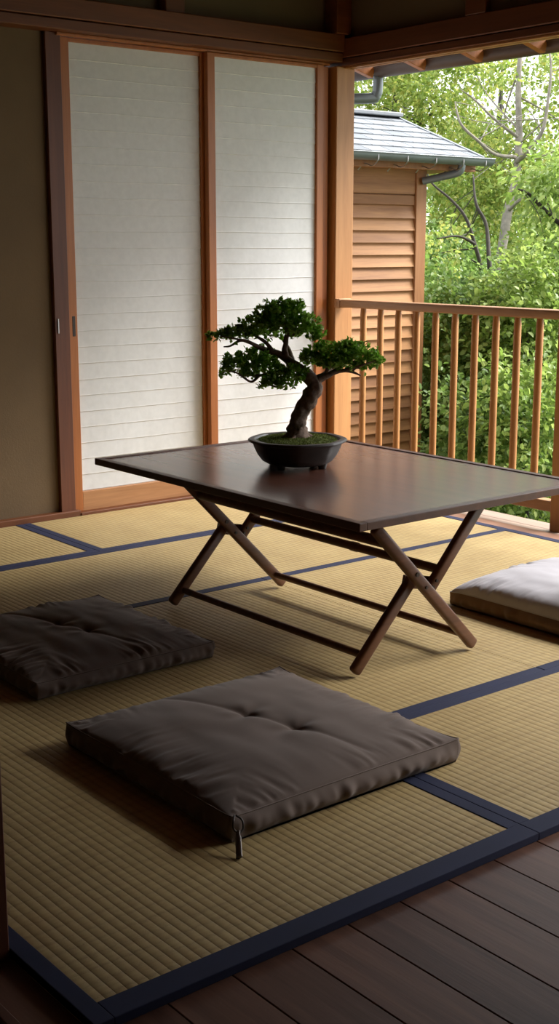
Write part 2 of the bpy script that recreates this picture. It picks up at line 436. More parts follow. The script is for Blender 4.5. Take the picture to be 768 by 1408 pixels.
# ------------------------------------------------------------------ ledge + railing
bm = BM(); box(bm, 4.636, 4.745, .3, 5.54, -.045, -.006, .004, 2); struct('trim_17', bm, MT['strip'])
bm = BM()
box(bm, 4.748, 4.868, .3, 5.499, -.07, -.024, .007, 3); box(bm, 4.872, 4.995, .3, 5.499, -.07, -.026, .010, 3)
box(bm, 4.76, 4.98, .3, 5.499, -.30, -.07)
struct('trim_18', bm, MT['ledge'])
RX = 4.872
t = thing('railing', 'wooden balcony railing with round balusters in front of the garden', 'railing', (RX, 3.9, -.026))
bm = BM(); box(bm, RX-.042, RX+.042, .3, 5.478, .998, 1.042, .009, 3); box(bm, RX-.047, RX+.047, 5.44, 5.486, .994, 1.046, .006, 2); obj('handrail', bm, MT['rail_y'], t, smooth=True, sharp=40)
bm = BM(); box(bm, RX-.028, RX+.028, .3, 5.499, .068, .122, .005, 2); obj('bottom_rail', bm, MT['rail_y'], t)
for py in (3.865, 2.33, .8):
    bm = BM(); box(bm, RX-.033, RX+.033, py-.033, py+.033, -.027, .999, .005, 2); obj('post', bm, MT['bal'], t)
y0 = 5.29; k = 0
for i in range(24):
    y = y0 - .1395*i
    if abs(y-3.865) < .08 or abs(y-2.33) < .08: continue
    bm = BM(); tube(bm, [(RX, y, .118), (RX, y, .14), (RX, y, .56), (RX, y, .96), (RX, y, 1.0)], [.017, .0185, .0185, .0185, .015], 14)
    obj('baluster', bm, MT['bal'], t, smooth=True, sharp=50)

# ------------------------------------------------------------------ own eave
t = thing('roof_eave', 'eave edge above the opening with short orange rafters and brown gutter', 'eave', (5.2, 4.5, 2.5))
bm = BM(); SL = -.20
bar(bm, (4.99, 2.0, 2.60), (5.62, 2.0, 2.47), .0001, .0001, bev=0); bm.free(); bm = BM()
def eave_z(x): return 2.63 - (x-4.97)*.21
vs = []
bmv = BM()
for (xa, ya) in ((4.97, -1.7), (5.64, -1.7), (5.64, 7.2), (4.97, 7.2)):
    vs.append((xa, ya))
top = [bmv.verts.new((a, c, eave_z(a)+.03)) for a, c in vs]; bot = [bmv.verts.new((a, c, eave_z(a))) for a, c in vs]
bmv.faces.new(top); bmv.faces.new(bot[::-1])
for i in range(4): bmv.faces.new((bot[i], bot[(i+1) % 4], top[(i+1) % 4], top[i]))
obj('soffit_board', bmv, MT['jamb'], t)
for i in range(18):
    y = 6.00 - .445*i
    if y < -1.4: break
    bm = BM(); bar(bm, (4.97, y, eave_z(4.97)-.085), (5.572, y, eave_z(5.572)-.118), .040, .095, bev=.003); obj('rafter', bm, MT['stile'], t)
# half-round gutter
def gutter(bm, p0, p1, r, inward, th=.004, seg=10):
    p0 = Vector(p0); p1 = Vector(p1); d = (p1-p0).normalized(); s = d.cross(Vector((0, 0, 1))).normalized()
    sec = [(math.cos(a)*r, -math.sin(a)*r) for a in [math.pi*i/seg for i in range(seg+1)]]
    sec += [(math.cos(a)*(r-th), -math.sin(a)*(r-th)) for a in [math.pi*(seg-i)/seg for i in range(seg+1)]]
    A = [bm.verts.new(p0+s*x+Vector((0, 0, z))) for x, z in sec]; B = [bm.verts.new(p1+s*x+Vector((0, 0, z))) for x, z in sec]
    n = len(sec)
    for i in range(n): bm.faces.new((A[i], A[(i+1) % n], B[(i+1) % n], B[i]))
    for P_, p in ((A, p0), (B, p1)):
        m_ = seg+1
        for i in range(seg): bm.faces.new((P_[i], P_[i+1], P_[n-2-i], P_[n-1-i]))
    # end caps
    for p in (p0, p1):
        c = [bm.verts.new(p+s*x+Vector((0, 0, z))) for x, z in sec[:seg+1]]; bm.faces.new(c)
    tube(bm, [p0+s*r, p1+s*r], .005, 6); tube(bm, [p0-s*r, p1-s*r], .005, 6)
bm = BM(); gutter(bm, (5.62, -1.7, 2.400), (5.62, 7.2, 2.400), .056, 0); obj('gutter', bm, MT['eavegut'], t, smooth=True, sharp=50)
bm = BM(); tube(bm, smooth_path([(5.62, 6.00, 2.36), (5.62, 6.00, 2.29), (5.61, 6.005, 2.245), (5.55, 6.03, 2.222), (5.0, 6.2, 2.20)], 5), .032, 14); obj('downpipe', bm, MT['gutter'], t, smooth=True, sharp=60)

# ------------------------------------------------------------------ outbuilding
YS = 6.42; XC = 6.44
EZ0 = 1.86
t = thing('outbuilding', 'small timber outbuilding with horizontal siding and grey shingled roof beyond the railing', 'building', (5.9, YS, -1.2))
bm = BM(); box(bm, 4.9, XC-.01, YS, 7.7, -1.2, EZ0); obj('wall', bm, MT['shed_z'], t)
bm = BM(); z = -1.1
zs = []
zz = 1.60
while zz > -1.15: zs.append((zz-.081, zz)); zz -= .081
for (z0, z1) in zs:
    # tilted clapboard
    vs = [(4.9, YS-.030, z0), (XC-.085, YS-.030, z0), (XC-.085, YS-.006, z1+.006), (4.9, YS-.006, z1+.006)]
    f_ = [bm.verts.new(v) for v in vs]; g_ = [bm.verts.new((v[0], YS+.005, v[2])) for v in vs]
    bm.faces.new(f_); bm.faces.new(g_[::-1])
    for i in range(4): bm.faces.new((f_[i], g_[i], g_[(i+1) % 4], f_[(i+1) % 4]))
box(bm, 4.9, XC-.085, YS-.022, YS+.004, 1.606, 1.672, .003)
box(bm, 4.9, XC-.085, YS-.024, YS+.004, 1.678, 1.86, .003)
obj('siding', bm, MT['shed'], t)
bm = BM(); box(bm, XC-.085, XC+.012, YS-.038, YS+.05, -1.2, 1.86, .004, 2); obj('corner_board', bm, MT['shed_z'], t)
bm = BM(); z = -1.1
while z < 1.78: box(bm, XC-.012, XC+.012, YS+.06, 7.7, z, z+.076, .003); z += .081
obj('side_siding', bm, MT['shed'], t)
# roof: hip, eave at Y=6.18 X up to 6.83
EY = 6.20; EX = 6.79; EZ = 1.893; RYY = 7.05; RZ = 2.225; hip_end = Vector((EX, RYY, RZ))
bm = BM()
def quad_slab(bm, a, b_, c, d, th):
    n = (b_-a).cross(d-a).normalized()
    if n.z < 0: n = -n
    lo = [bm.verts.new(p) for p in (a, b_, c, d)]; hi = [bm.verts.new(p+n*th) for p in (a, b_, c, d)]
    bm.faces.new(lo[::-1]); bm.faces.new(hi)
    for i in range(4): bm.faces.new((lo[i], lo[(i+1) % 4], hi[(i+1) % 4], hi[i]))
A0 = Vector((4.6, EY, EZ)); A1 = Vector((EX, EY, EZ)); R0 = Vector((4.6, RYY, RZ)); R1 = hip_end
B0 = Vector((4.6, 7.90, EZ)); B1 = Vector((EX, 7.90, EZ))
sk = BM()
def slab(bm, pts, th):
    lo = [bm.verts.new(p) for p in pts]; hi = [bm.verts.new(p+Vector((0, 0, th))) for p in pts]
    bm.faces.new(lo[::-1]); bm.faces.new(hi)
    for i in range(len(pts)): bm.faces.new((lo[i], lo[(i+1) % len(pts)], hi[(i+1) % len(pts)], hi[i]))
slab(sk, [A0, A1, R1, R0], .02); slab(sk, [B0, R0, R1, B1], .02)
obj('roof_deck', sk, MT['gutter'], t)
NR = 7
def course(P0, P1, Q0, Q1, bm, joint):
    """P0-P1 eave line, Q0-Q1 upper line; rows of single shingles"""
    for r in range(NR):
        a = r/NR; b2 = (r+1.15)/NR; b2 = min(b2, 1)
        l0 = P0.lerp(Q0, a); l1 = P1.lerp(Q1, a); u0 = P0.lerp(Q0, b2); u1 = P1.lerp(Q1, b2)
        L = (l1-l0).length; n = max(1, int(L/joint)); off = (r*.37) % 1
        # constant-width shingles along the row, clipped at the hip
        d = (l1-l0).normalized(); s = -off*joint
        while s < L:
            s0 = max(s, 0)+.0035; s1 = min(s+joint, L)-.0035; s += joint
            if s1-s0 < .01: continue
            top0 = u0 + d*min(max(s0, 0), (u1-u0).length); 
            k0 = min(s0 + (l0-u0).dot(d), (u1-u0).length); k1 = min(s1 + (l0-u0).dot(d), (u1-u0).length)
            k0 = max(k0, 0); k1 = max(k1, k0+.001)
            pa = l0+d*s0 + Vector((0, 0, .032)); pb = l0+d*s1 + Vector((0, 0, .032)); pc = u0+d*k1 + Vector((0, 0, .024)); pd = u0+d*k0 + Vector((0, 0, .024))
            quad_slab(bm, pa, pb, pc, pd, .009)
sh = BM(); course(A0+Vector((0, -.02, 0)), A1+Vector((0, -.02, 0)), R0, R1, sh, .19); course(B0, B1, R0, R1, sh, .19)
obj('shingles', sh, MT['slate'], t)
bm = BM(); bar(bm, R0+Vector((0, 0, .045)), R1+Vector((0, 0, .045)), .16, .03, bev=.006)
bar(bm, R1+Vector((-.004, 0, .030)), A1+Vector((-.004, -.02, .030)), .03, .030, side=Vector((1, 0, 0)), bev=.004); obj('ridge_cap', bm, MT['slate'], t)
bm = BM(); box(bm, 4.6, EX-.03, EY+.02, EY+.05, EZ-.06, EZ+.01, .002); box(bm, 4.6, EX-.05, EY+.05, 7.7, EZ-.055, EZ-.035); obj('fascia', bm, MT['shed_z'], t)
bm = BM(); gutter(bm, (4.6, EY-.065, EZ+.022), (EX+.02, EY-.065, EZ+.022), .048, 0); obj('gutter', bm, MT['gutter'], t, smooth=True, sharp=50)
for bx in (5.72, 5.98, 6.24, 6.50, 6.72):
    bm = BM(); tube(bm, smooth_path([(bx, EY-.11, EZ+.01), (bx, EY-.105, EZ-.03), (bx, EY-.05, EZ-.058), (bx, EY+.02, EZ-.04), (bx-.02, EY+.06, EZ-.08)], 4), .004, 6); obj('gutter_bracket', bm, MT['steel'], t)
bm = BM(); tube(bm, smooth_path([(6.535, EY-.06, EZ-.01), (6.535, EY-.055, EZ-.05), (6.525, EY-.03, EZ-.075), (6.48, EY+.05, EZ-.095), (6.40, YS-.05, EZ-.125)], 5), .026, 12); obj('downpipe', bm, MT['gutter'], t, smooth=True, sharp=60)

# ------------------------------------------------------------------ folding table
TX0, TX1, TY0, TY1, TZ = 2.552, 3.655, 2.775, 4.325, .520
t = thing('folding_table', 'low dark brown wooden table on crossed folding legs', 'table', ((TX0+TX1)/2, (TY0+TY1)/2, 0))
bm = BM(); box(bm, TX0+.03, TX1-.03, TY0+.03, TY1-.03, TZ-.020, TZ-.0035)
obj('table_panel', bm, MT['table'], t)
for (a, b_, c, d) in ((TX0, TX0+.031, TY0, TY1), (TX1-.031, TX1, TY0, TY1), (TX0+.031, TX1-.031, TY0, TY0+.031), (TX0+.031, TX1-.031, TY1-.031, TY1)):
    bm = BM(); box(bm, a, b_, c, d, TZ-.026, TZ, .0022, 2); obj('edge_frame', bm, MT['tedge'], t)
def leg(name, x0, z0, x1, z1, y, w=.030, h=.040):
    bm = BM(); p0 = Vector((x0, y, z0)); p1 = Vector((x1, y, z1)); d = (p1-p0).normalized(); sd_ = Vector((0, 1, 0)); u_ = d.cross(sd_)
    L = (p1-p0).length; rings = []
    for dist, k in ((0, .62), (.003, .86), (.008, 1), (L*.5, 1), (L-.008, 1), (L-.003, .86), (L, .62)):
        rg = []
        for q in range(32):
            a = 2*math.pi*q/32; c_, s_ = math.cos(a), math.sin(a)
            rg.append(bm.verts.new(p0 + d*dist + sd_*(math.copysign(abs(c_)**.55, c_)*w/2*k) + u_*(math.copysign(abs(s_)**.55, s_)*h/2*k)))
        rings.append(rg)
    for a_, b_ in zip(rings[:-1], rings[1:]):
        for q in range(32): bm.faces.new((a_[q], a_[(q+1) % 32], b_[(q+1) % 32], b_[q]))
    bm.faces.new(rings[0][::-1]); bm.faces.new(rings[-1])
    return obj(name, bm, MT['tleg'], t, smooth=True, sharp=50)
ZT = TZ-.026
for y, s in ((2.812, 1), (3.835, 1)):
    leg('leg', 3.114, .0165, 2.648, ZT-.006, y)
    leg('leg', 2.602, .0165, 2.868, .300, y+.036)
    leg('strut', 2.930, .225, 3.172, ZT-.004, y+.040)
    # folding plate joining the cut crossing legs
    bm = BM(); bar(bm, (2.835, y+.062, .272), (2.965, y+.062, .245), .006, .045, bev=.002); obj('hinge_plate', bm, MT['tleg'], t)
    for (bx, bz, ba, be) in ((2.868, .262, -.019, .055), (2.938, .243, .020, .068), (2.955, .262, .020, .068)):
        bm = BM(); tube(bm, [(bx, y+ba, bz), (bx, y+be, bz)], .0055, 12); obj('bolt', bm, MT['iron'], t, smooth=True, sharp=40)
    bm = BM(); tube(bm, [(2.825, y-.019, .312), (2.825, y-.008, .312)], .0075, 14); obj('washer', bm, MT['iron'], t, smooth=True, sharp=40)
def rail(name, x, z, ya, yb, r=.014, n=1):
    bm = BM(); tube(bm, [(x, ya, z), (x, ya+.02*(1 if yb > ya else -1), z), (x, (ya+yb)/2, z), (x, yb, z)], [r*.9, r, r, r*.95], 14); return obj(name, bm, MT['tleg'], t, smooth=True, sharp=50)
rail('stretcher', 2.650, .062, 2.84, 3.875, .013)
rail('stretcher', 3.068, .062, 2.81, 3.84, .013)
rail('upper_rail', 2.705, .430, 2.815, 3.84, .018)
rail('upper_rail', 2.985, .292, 2.85, 3.88, .0155)
bm = BM(); tube(bm, [(2.985, 3.255, .292), (2.985, 3.285, .292)], .0175, 14); obj('rail_collar', bm, MT['tleg'], t, smooth=True, sharp=40)

# ------------------------------------------------------------------ cushions
def cushion(name, label, x0, x1, y0, y1, side_h, bulge, tufts, cover_mat, seed, side_mat=None, wr=1.0, pw=.62, corner_up=.0):
    cx, cy = (x0+x1)/2, (y0+y1)/2; hx, hy = (x1-x0)/2, (y1-y0)/2
    t = thing(name, label, 'floor cushion', (cx, cy, .002), 'square floor cushions on the tatami')
    n = 150
    def edge_in(s):    # edges bow inward between the corners
        return 1 - .018*(1-s**4)
    def toppt(u, v):
        x = cx + hx*u*edge_in(v); y = cy + hy*v*edge_in(u)
        du, dv = 1-abs(u), 1-abs(v)
        e = min(du, dv)
        prof = (1-abs(u)**3.2)*(1-abs(v)**3.2)
        z = side_h + bulge*max(prof, 0)**pw
        nz = lambda a, b2, c: noise.noise(Vector((a, b2, c+seed)))
        # puckers perpendicular to the closest seam, fading inwards
        fall = math.exp(-(e/.16)**1.3)*min(1, e/.03)
        s_ = v if du < dv else u
        am = max(0, nz(s_*2.3, 3.1, 1.0 if du < dv else 9.0)+.35)
        pk = (nz(s_*12+3*e, e*3.0, 7.7)+.8*nz(s_*21+5*e, e*4.0, 4.0 if du < dv else 14.0))
        z += wr*.028*fall*pk*am*(1-(abs(u)*abs(v))**3)
        # broad soft folds
        z += wr*.006*nz(u*2.2, v*2.2, 20)*min(1, e*5) + wr*.0025*nz(u*6, v*3.5, 30)*min(1, e*6)
        for (tx, ty, dep, rad) in tufts:
            dx, dy = (u-tx)*hx, (v-ty)*hy; r = math.hypot(dx, dy)
            z -= dep*math.exp(-(r/rad)**1.15)
            a = math.atan2(dy, dx)
            z += wr*.0022*math.sin(a*4+tx*9+seed)*math.exp(-((r-.045)/.035)**2)
        # fold line linking the tufts
        if len(tufts) > 1:
            (ax, ay, _, _), (bx, by, _, _) = tufts[0], tufts[-1]
            L = math.hypot(bx-ax, by-ay); dd = abs((bx-ax)*(v-ay)-(by-ay)*(u-ax))/L
            z -= .004*math.exp(-(dd/.03)**1.4)*min(1, e*6)
        c = (abs(u)*abs(v))**10
        z += corner_up*c
        return Vector((x, y, z))
    bm = BM(); g = [[bm.verts.new(toppt(-1+2*i/n, -1+2*j/n)) for j in range(n+1)] for i in range(n+1)]
    for i in range(n):
        for j in range(n): bm.faces.new((g[i][j], g[i+1][j], g[i+1][j+1], g[i][j+1]))
    # perimeter loop
    loop = [(i, 0) for i in range(n)] + [(n, j) for j in range(n)] + [(i, n) for i in range(n, 0, -1)] + [(0, j) for j in range(n, 0, -1)]
    ringtop = [g[i][j].co.copy() for i, j in loop]
    def side(bm2, top_verts):
        rings = [top_verts]; K = 9
        for k in range(1, K+1):
            f = k/K; ring = []
            for q, p in enumerate(ringtop):
                i, j = loop[q]; u, v = -1+2*i/n, -1+2*j/n
                out = Vector((0, 0, 0))
                cornr = (abs(u)*abs(v))**6
                belly = math.sin(math.pi*f)*.021*(1-cornr*.85) - .006*f**3
                if abs(u) > .999: out.x = math.copysign(1, u)
                if abs(v) > .999: out.y = math.copysign(1, v)
                if out.length > 0: out.normalize()
                s_ = v if abs(u) > .999 else u
                w = wr*.010*noise.noise(Vector((s_*12+seed, f*1.6, 5.0+out.x*3+out.y*7)))*math.sin(math.pi*f)
                z = p.z*(1-f) + .002*f
                ring.append(bm2.verts.new((p.x+out.x*(belly+w), p.y+out.y*(belly+w), z)))
            rings.append(ring)
        m_ = len(ringtop)
        for a, b2 in zip(rings[:-1], rings[1:]):
            for q in range(m_): bm2.faces.new((a[q], a[(q+1) % m_], b2[(q+1) % m_], b2[q]))
        bm2.faces.new(rings[-1])
    if side_mat is None:
        side(bm, [g[i][j] for i, j in loop]); obj('cover', bm, cover_mat, t, smooth=True)
    else:
        obj('top_cover', bm, cover_mat, t, smooth=True)
        bm2 = BM(); side(bm2, [bm2.verts.new(p) for p in ringtop]); s = obj('side_band', bm2, side_mat, t, smooth=True); s['label'] = 'tan side band under the pale top'
    # piping seam on top edge
    bm = BM(); pth = [p+Vector((0, 0, .0005)) for p in ringtop]; pth.append(pth[0])
    tube(bm, pth[::2]+[pth[0]], .0018, 6, cap=False); obj('seam', bm, cover_mat, t, smooth=True)
    for (tx, ty, dep, rad) in tufts:
        p = toppt(tx, ty); bm = BM()
        bmesh.ops.create_uvsphere(bm, u_segments=12, v_segments=6, radius=.006, matrix=Matrix.Translation(p+Vector((0, 0, .001))) @ Matrix.Diagonal((1, 1, .5, 1)))
        obj('tuft_stitch', bm, cover_mat, t, smooth=True)
    return t
c1 = cushion('floor_cushion', 'taupe square floor cushion nearest the viewer, zip tag hanging at its front corner', 1.612, 2.362, 2.172, 2.925, .062, .044,
    [(.0, .14, .020, .022), (.12, -.27, .018, .022)], MT['taupe'], 3.3, wr=1.0, corner_up=.006)
c2 = cushion('floor_cushion', 'taupe square floor cushion at the left edge in front of the plaster wall', 1.715, 2.372, 3.285, 4.02, .054, .042,
    [(-.06, .13, .018, .022), (.05, -.22, .016, .022)], MT['taupe'], 17.7, wr=1.15, corner_up=.004)
c3 = cushion('floor_cushion', 'pale grey topped floor cushion with tan sides beyond the table at the right', 3.445, 4.20, 2.46, 3.235, .058, .088,
    [(-.02, .02, .034, .075)], MT['pale'], 41.0, side_mat=MT['tan'], wr=1.3, pw=.45, corner_up=-.006)
# zip loop and pull on the front cushion
px_, py_ = 1.622, 2.150
bm = BM(); tube(bm, smooth_path([(1.618, 2.168, .072), (1.603, 2.152, .068), (1.602, 2.150, .050), (1.612, 2.143, .040), (1.626, 2.146, .045), (1.629, 2.154, .062), (1.622, 2.168, .071)], 5), .0024, 8); obj('zip_ring', bm, MT['iron'], c1, smooth=True)
bm = BM(); tube(bm, smooth_path([(1.611, 2.146, .044), (1.603, 2.135, .034), (1.588, 2.112, .012), (1.582, 2.103, .004)], 5), [.006]*5+[.0085]*8+[.009]*3, 10, flat=.5); z_ = obj('zip_pull', bm, plain('worn_zip_metal', (.22, .20, .18), .5, .8, .1), c1, smooth=True)
z_['label'] = 'dull metal zip pull'

# ------------------------------------------------------------------ bonsai
BC = Vector((3.075, 3.70, TZ-.0035)); K = 4.83/F_PX
pot = thing('bonsai_pot', 'dark clay lobed pot on the tabletop, moss inside', 'plant pot', BC)
def potring(rx, z, bm, seg=96):
    r = []
    for k in range(seg):
        a = 2*math.pi*k/seg
        # eight-sided with softened corners
        aa = (a - .12) % (math.pi/4) - math.pi/8
        rr = rx*(1/math.cos(aa))**.45*.98
        r.append(bm.verts.new((BC.x+rr*math.cos(a), BC.y+rr*math.sin(a), BC.z+z)))
    return r
bm = BM()
prof = [(.100, .014), (.118, .014), (.132, .022), (.150, .045), (.162, .070), (.168, .088), (.172, .093), (.184, .096), (.187, .101), (.185, .107), (.176, .109), (.164, .107), (.158, .100), (.152, .080), (.14, .06)]
rings = [potring(a, z, bm) for a, z in prof]
for a, b_ in zip(rings[:-1], rings[1:]):
    for k in range(96): bm.faces.new((a[k], a[(k+1) % 96], b_[(k+1) % 96], b_[k]))
bm.faces.new(rings[0][::-1]); bm.faces.new(rings[-1])
obj('pot_body', bm, MT['pot'], pot, smooth=True, sharp=35)
for a in (.3, 1.87, 3.44, 5.01):
    bm = BM(); cx = BC.x+.112*math.cos(a); cy = BC.y+.112*math.sin(a)
    tube(bm, [(cx, cy, BC.z+.0005), (cx, cy, BC.z+.010), (cx, cy, BC.z+.024)], [.015, .017, .022], 14); obj('foot', bm, MT['pot'], pot, smooth=True, sharp=40)
# moss mound
bm = BM(); RM = .153; nr, na = 22, 72
def mossz(x, y):
    r = math.hypot(x, y)/RM
    return .101 + .014*(1-r*r) + .004*noise.noise(Vector((x*40, y*40, 1))) + .002*noise.noise(Vector((x*150, y*150, 4)))
cv = bm.verts.new((BC.x, BC.y, BC.z+mossz(0, 0))); rings = []
for i in range(1, nr+1):
    r = RM*i/nr; rings.append([bm.verts.new((BC.x+r*math.cos(2*math.pi*k/na), BC.y+r*math.sin(2*math.pi*k/na), BC.z+mossz(r*math.cos(2*math.pi*k/na), r*math.sin(2*math.pi*k/na)))) for k in range(na)])
for k in range(na): bm.faces.new((cv, rings[0][k], rings[0][(k+1) % na]))
for a, b_ in zip(rings[:-1], rings[1:]):
    for k in range(na): bm.faces.new((a[k], b_[k], b_[(k+1) % na], a[(k+1) % na]))
moss = obj('moss', bm, MT['moss'], pot, smooth=True)
n = 5200; a = rng.uniform(0, 2*np.pi, n); r = RM*np.sqrt(rng.uniform(0, 1, n))*.98
cs = np.stack([BC.x+r*np.cos(a), BC.y+r*np.sin(a), [BC.z+mossz(q*math.cos(w), q*math.sin(w))-.001 for q, w in zip(r, a)]], 1)
dr = rng.normal(0, .6, (n, 3)) + np.array([0, 0, 1.0])
leaves('moss_tufts', cs, dr, rng.uniform(.004, .008, n), .35, MT['mossleaf'] if 'mossleaf' in MT else leaf_mat('moss_blade', [(.08, .10, .018), (.16, .20, .035), (.28, .32, .08)], .2, .7), pot)
bpy.data.objects['moss_tufts']['kind'] = 'stuff'

bt = thing('bonsai_tree', 'gnarled bonsai tree with flat green foliage pads growing from the lobed pot', 'bonsai', BC+Vector((0, 0, .11)))
# local frame of the tree: s sideways (along the picture), d depth, z height
def bp(px, py, dep=0.0):
    """bonsai point: photo-sized offsets from the trunk foot, dep metres towards the room"""
    return BC + Rt*((px-404)*K) - Fh*dep + Vector((0, 0, .112+(598-py)*K))
bm = BM()
def limb(pts, rads, jit=.25, seg=12, k=6):
    q = smooth_path([(*bp(*p), r*K) for p, r in zip(pts, rads)], k)
    tube(bm, [v[:3] for v in q], [float(v[3]) for v in q], seg, jitter=jit)
limb([(405, 602), (404, 592), (404, 580), (408, 566), (415, 552), (423, 541), (427, 530), (424, 519), (414, 510)], [21, 15, 11.5, 10.5, 11.5, 11, 10.5, 9, 8], .35, 20, 8)
# surface roots
for (a, L) in ((.2, 26), (1.0, 19), (1.9, 21), (2.8, 25), (3.7, 24), (4.6, 20), (5.5, 24)):
    q = smooth_path([(*(bp(404, 586)+Vector((math.cos(a), math.sin(a), 0))*K*5), 6*K), (*(bp(404, 595)+Vector((math.cos(a), math.sin(a), 0))*K*L*.5), 5*K), (*(bp(404, 600)+Vector((math.cos(a), math.sin(a), 0))*K*L*.9), 3.5*K), (*(bp(404, 606)+Vector((math.cos(a), math.sin(a), 0))*K*L*1.2), 2*K)], 5)
    tube(bm, [v[:3] for v in q], [float(v[3]) for v in q], 9, jitter=.2)
limb([(424, 522), (412, 508), (398, 498), (388, 490), (376, 483), (362, 479)], [9, 8, 6.5, 5.5, 4.5, 3.5])
limb([(364, 480), (350, 474), (336, 467), (325, 466), (312, 473), (303, 474)], [3.6, 3, 2.4, 1.8, 1.4, .9])
limb([(388, 490), (386, 478), (388, 468), (389, 458), (396, 458), (406, 452)], [5, 4, 3.5, 3, 2.2, 1.2])
limb([(389, 462), (388, 448), (380, 436), (378, 424)], [3, 2.4, 1.8, 1], .2)
limb([(372, 482), (360, 468), (344, 458), (330, 452)], [3, 2.4, 1.6, 1], .2)
limb([(362, 479, .0), (345, 470, .03), (330, 464, .05), (300, 458, .06)], [3, 2.2, 1.6, .8], .2)
limb([(404, 503), (388, 507), (372, 510), (350, 513), (330, 512)], [5, 4, 3, 2, 1.2])
limb([(372, 510), (360, 521), (372, 528), (384, 530)], [2.4, 1.8, 1.4, .9], .2)
limb([(352, 513, 0), (340, 520, .04), (322, 508, .05), (308, 505, .05)], [2, 1.6, 1.2, .7], .2)
limb([(427, 522), (436, 516), (446, 512), (456, 508), (466, 506), (478, 508), (490, 513)], [7.5, 5.5, 4.6, 3.8, 3, 2, 1])
limb([(456, 508), (462, 498), (472, 490), (486, 486)], [3, 2.4, 1.8, 1], .2)
limb([(442, 513), (444, 500), (436, 488)], [3, 2.2, 1.2], .2)
limb([(468, 506, 0), (480, 501, .04), (495, 496, .05), (508, 492, .04)], [2.4, 1.8, 1.2, .7], .2)
limb([(478, 508), (484, 503), (492, 504)], [1.6, 1.2, .7], .2)
limb([(414, 512, 0), (405, 515, -.05), (390, 512, -.09), (375, 505, -.12)], [4, 3, 2.2, 1.2], .2)
limb([(430, 518, 0), (445, 510, -.05), (460, 500, -.09)], [4, 3, 1.5], .2)
limb([(398, 498, 0), (392, 480, -.06), (380, 460, -.1)], [4, 3, 1.5], .2)
obj('trunk', bm, MT['bark'], bt, smooth=True)
# foliage pads: many little rosettes inside flattened blobs (px, py, rx, ry, depth offset, depth radius, n)
def pad(name, blobs, seed):
    C_, D_, S_ = [], [], []
    for (px, py, rx, ry, dd, rd, n) in blobs:
        for _ in range(int(n*.42)):
            while True:
                a, b2, c = rng.uniform(-1, 1, 3)
                q = a*a+b2*b2+c*c
                if q < 1 and q > .05 and not (b2 > .35 and rng.uniform() < .55): break
            ctr = bp(px+a*rx, py+b2*ry, dd+c*rd)
            out = Vector(Rt)*a*.6 - Vector(Fh)*c*.6 + Vector((0, 0, -b2*.5+.55))
            for _k in range(7):
                d = out.normalized() + Vector(rng.normal(0, .75, 3))
                C_.append(ctr + Vector(rng.normal(0, .0035, 3))); D_.append(d); S_.append(rng.uniform(.012, .021))
    return leaves(name, np.array(C_), np.array(D_), np.array(S_), .62, MT['bleaf'], bt)
def tiny(blobs): return blobs
pad('upper_foliage', [(385, 436, 34, 21, 0, .075, 370), (412, 448, 27, 17, .01, .07, 240), (350, 446, 32, 15, .0, .07, 230), (322, 455, 26, 10, .01, .05, 130), (298, 461, 17, 6, .01, .03, 50), (398, 424, 20, 12, -.02, .05, 90), (362, 431, 20, 12, .02, .05, 80), (430, 462, 12, 9, .0, .03, 40), (352, 458, 40, 9, -.05, .05, 110), (372, 418, 14, 8, 0, .03, 30)], 1)
pad('lower_left_foliage', [(330, 495, 30, 14, .02, .06, 170), (352, 488, 28, 13, -.02, .06, 150), (360, 508, 34, 14, .0, .07, 190), (315, 503, 17, 12, .02, .035, 60), (388, 517, 27, 12, .02, .05, 150), (376, 525, 20, 9, .02, .04, 60), (402, 508, 18, 9, .03, .04, 60), (305, 512, 7, 8, .02, .02, 14), (352, 527, 8, 6, .03, .02, 14)], 2)
pad('right_foliage', [(450, 482, 34, 16, .0, .07, 260), (480, 487, 32, 18, .0, .07, 290), (500, 493, 19, 13, .0, .05, 100), (425, 492, 20, 9, .0, .05, 80), (462, 498, 30, 9, .02, .06, 110), (512, 497, 8, 8, .0, .02, 16), (475, 473, 14, 8, 0, .04, 40), (415, 487, 12, 8, .02, .03, 30)], 3)
# tiny upright shoots
C_, D_, S_ = [], [], []
for (px, py) in ((392, 412), (353, 422), (378, 414), (345, 430), (404, 418), (477, 466), (424, 432), (512, 478), (300, 455), (452, 470), (285, 460), (370, 420), (362, 421)):
    base = bp(px, py+4, rng.uniform(-.02, .02))
    for j in range(9):
        C_.append(base+Vector((0, 0, .0022*j))); D_.append(Vector((rng.normal(0, .7), rng.normal(0, .7), 1))); S_.append(.012)
leaves('shoot_tips', np.array(C_), np.array(D_), np.array(S_), .5, MT['bleaf'], bt)['kind'] = 'stuff'

# ------------------------------------------------------------------ garden
GZ = -1.2
bm = BM(); nn = 60
gv = [[bm.verts.new((4.6+i*1.0, -12+j*1.0, GZ+.12*noise.noise(Vector((i*.3, j*.3, 0))) + (max(0, i-9)*.03))) for j in range(nn)] for i in range(45)]
for i in range(44):
    for j in range(nn-1): bm.faces.new((gv[i][j], gv[i+1][j], gv[i+1][j+1], gv[i][j+1]))
o = obj('garden_ground', bm, MT['ground'], smooth=True); o['kind'] = 'structure'; o.name = 'floor_garden'

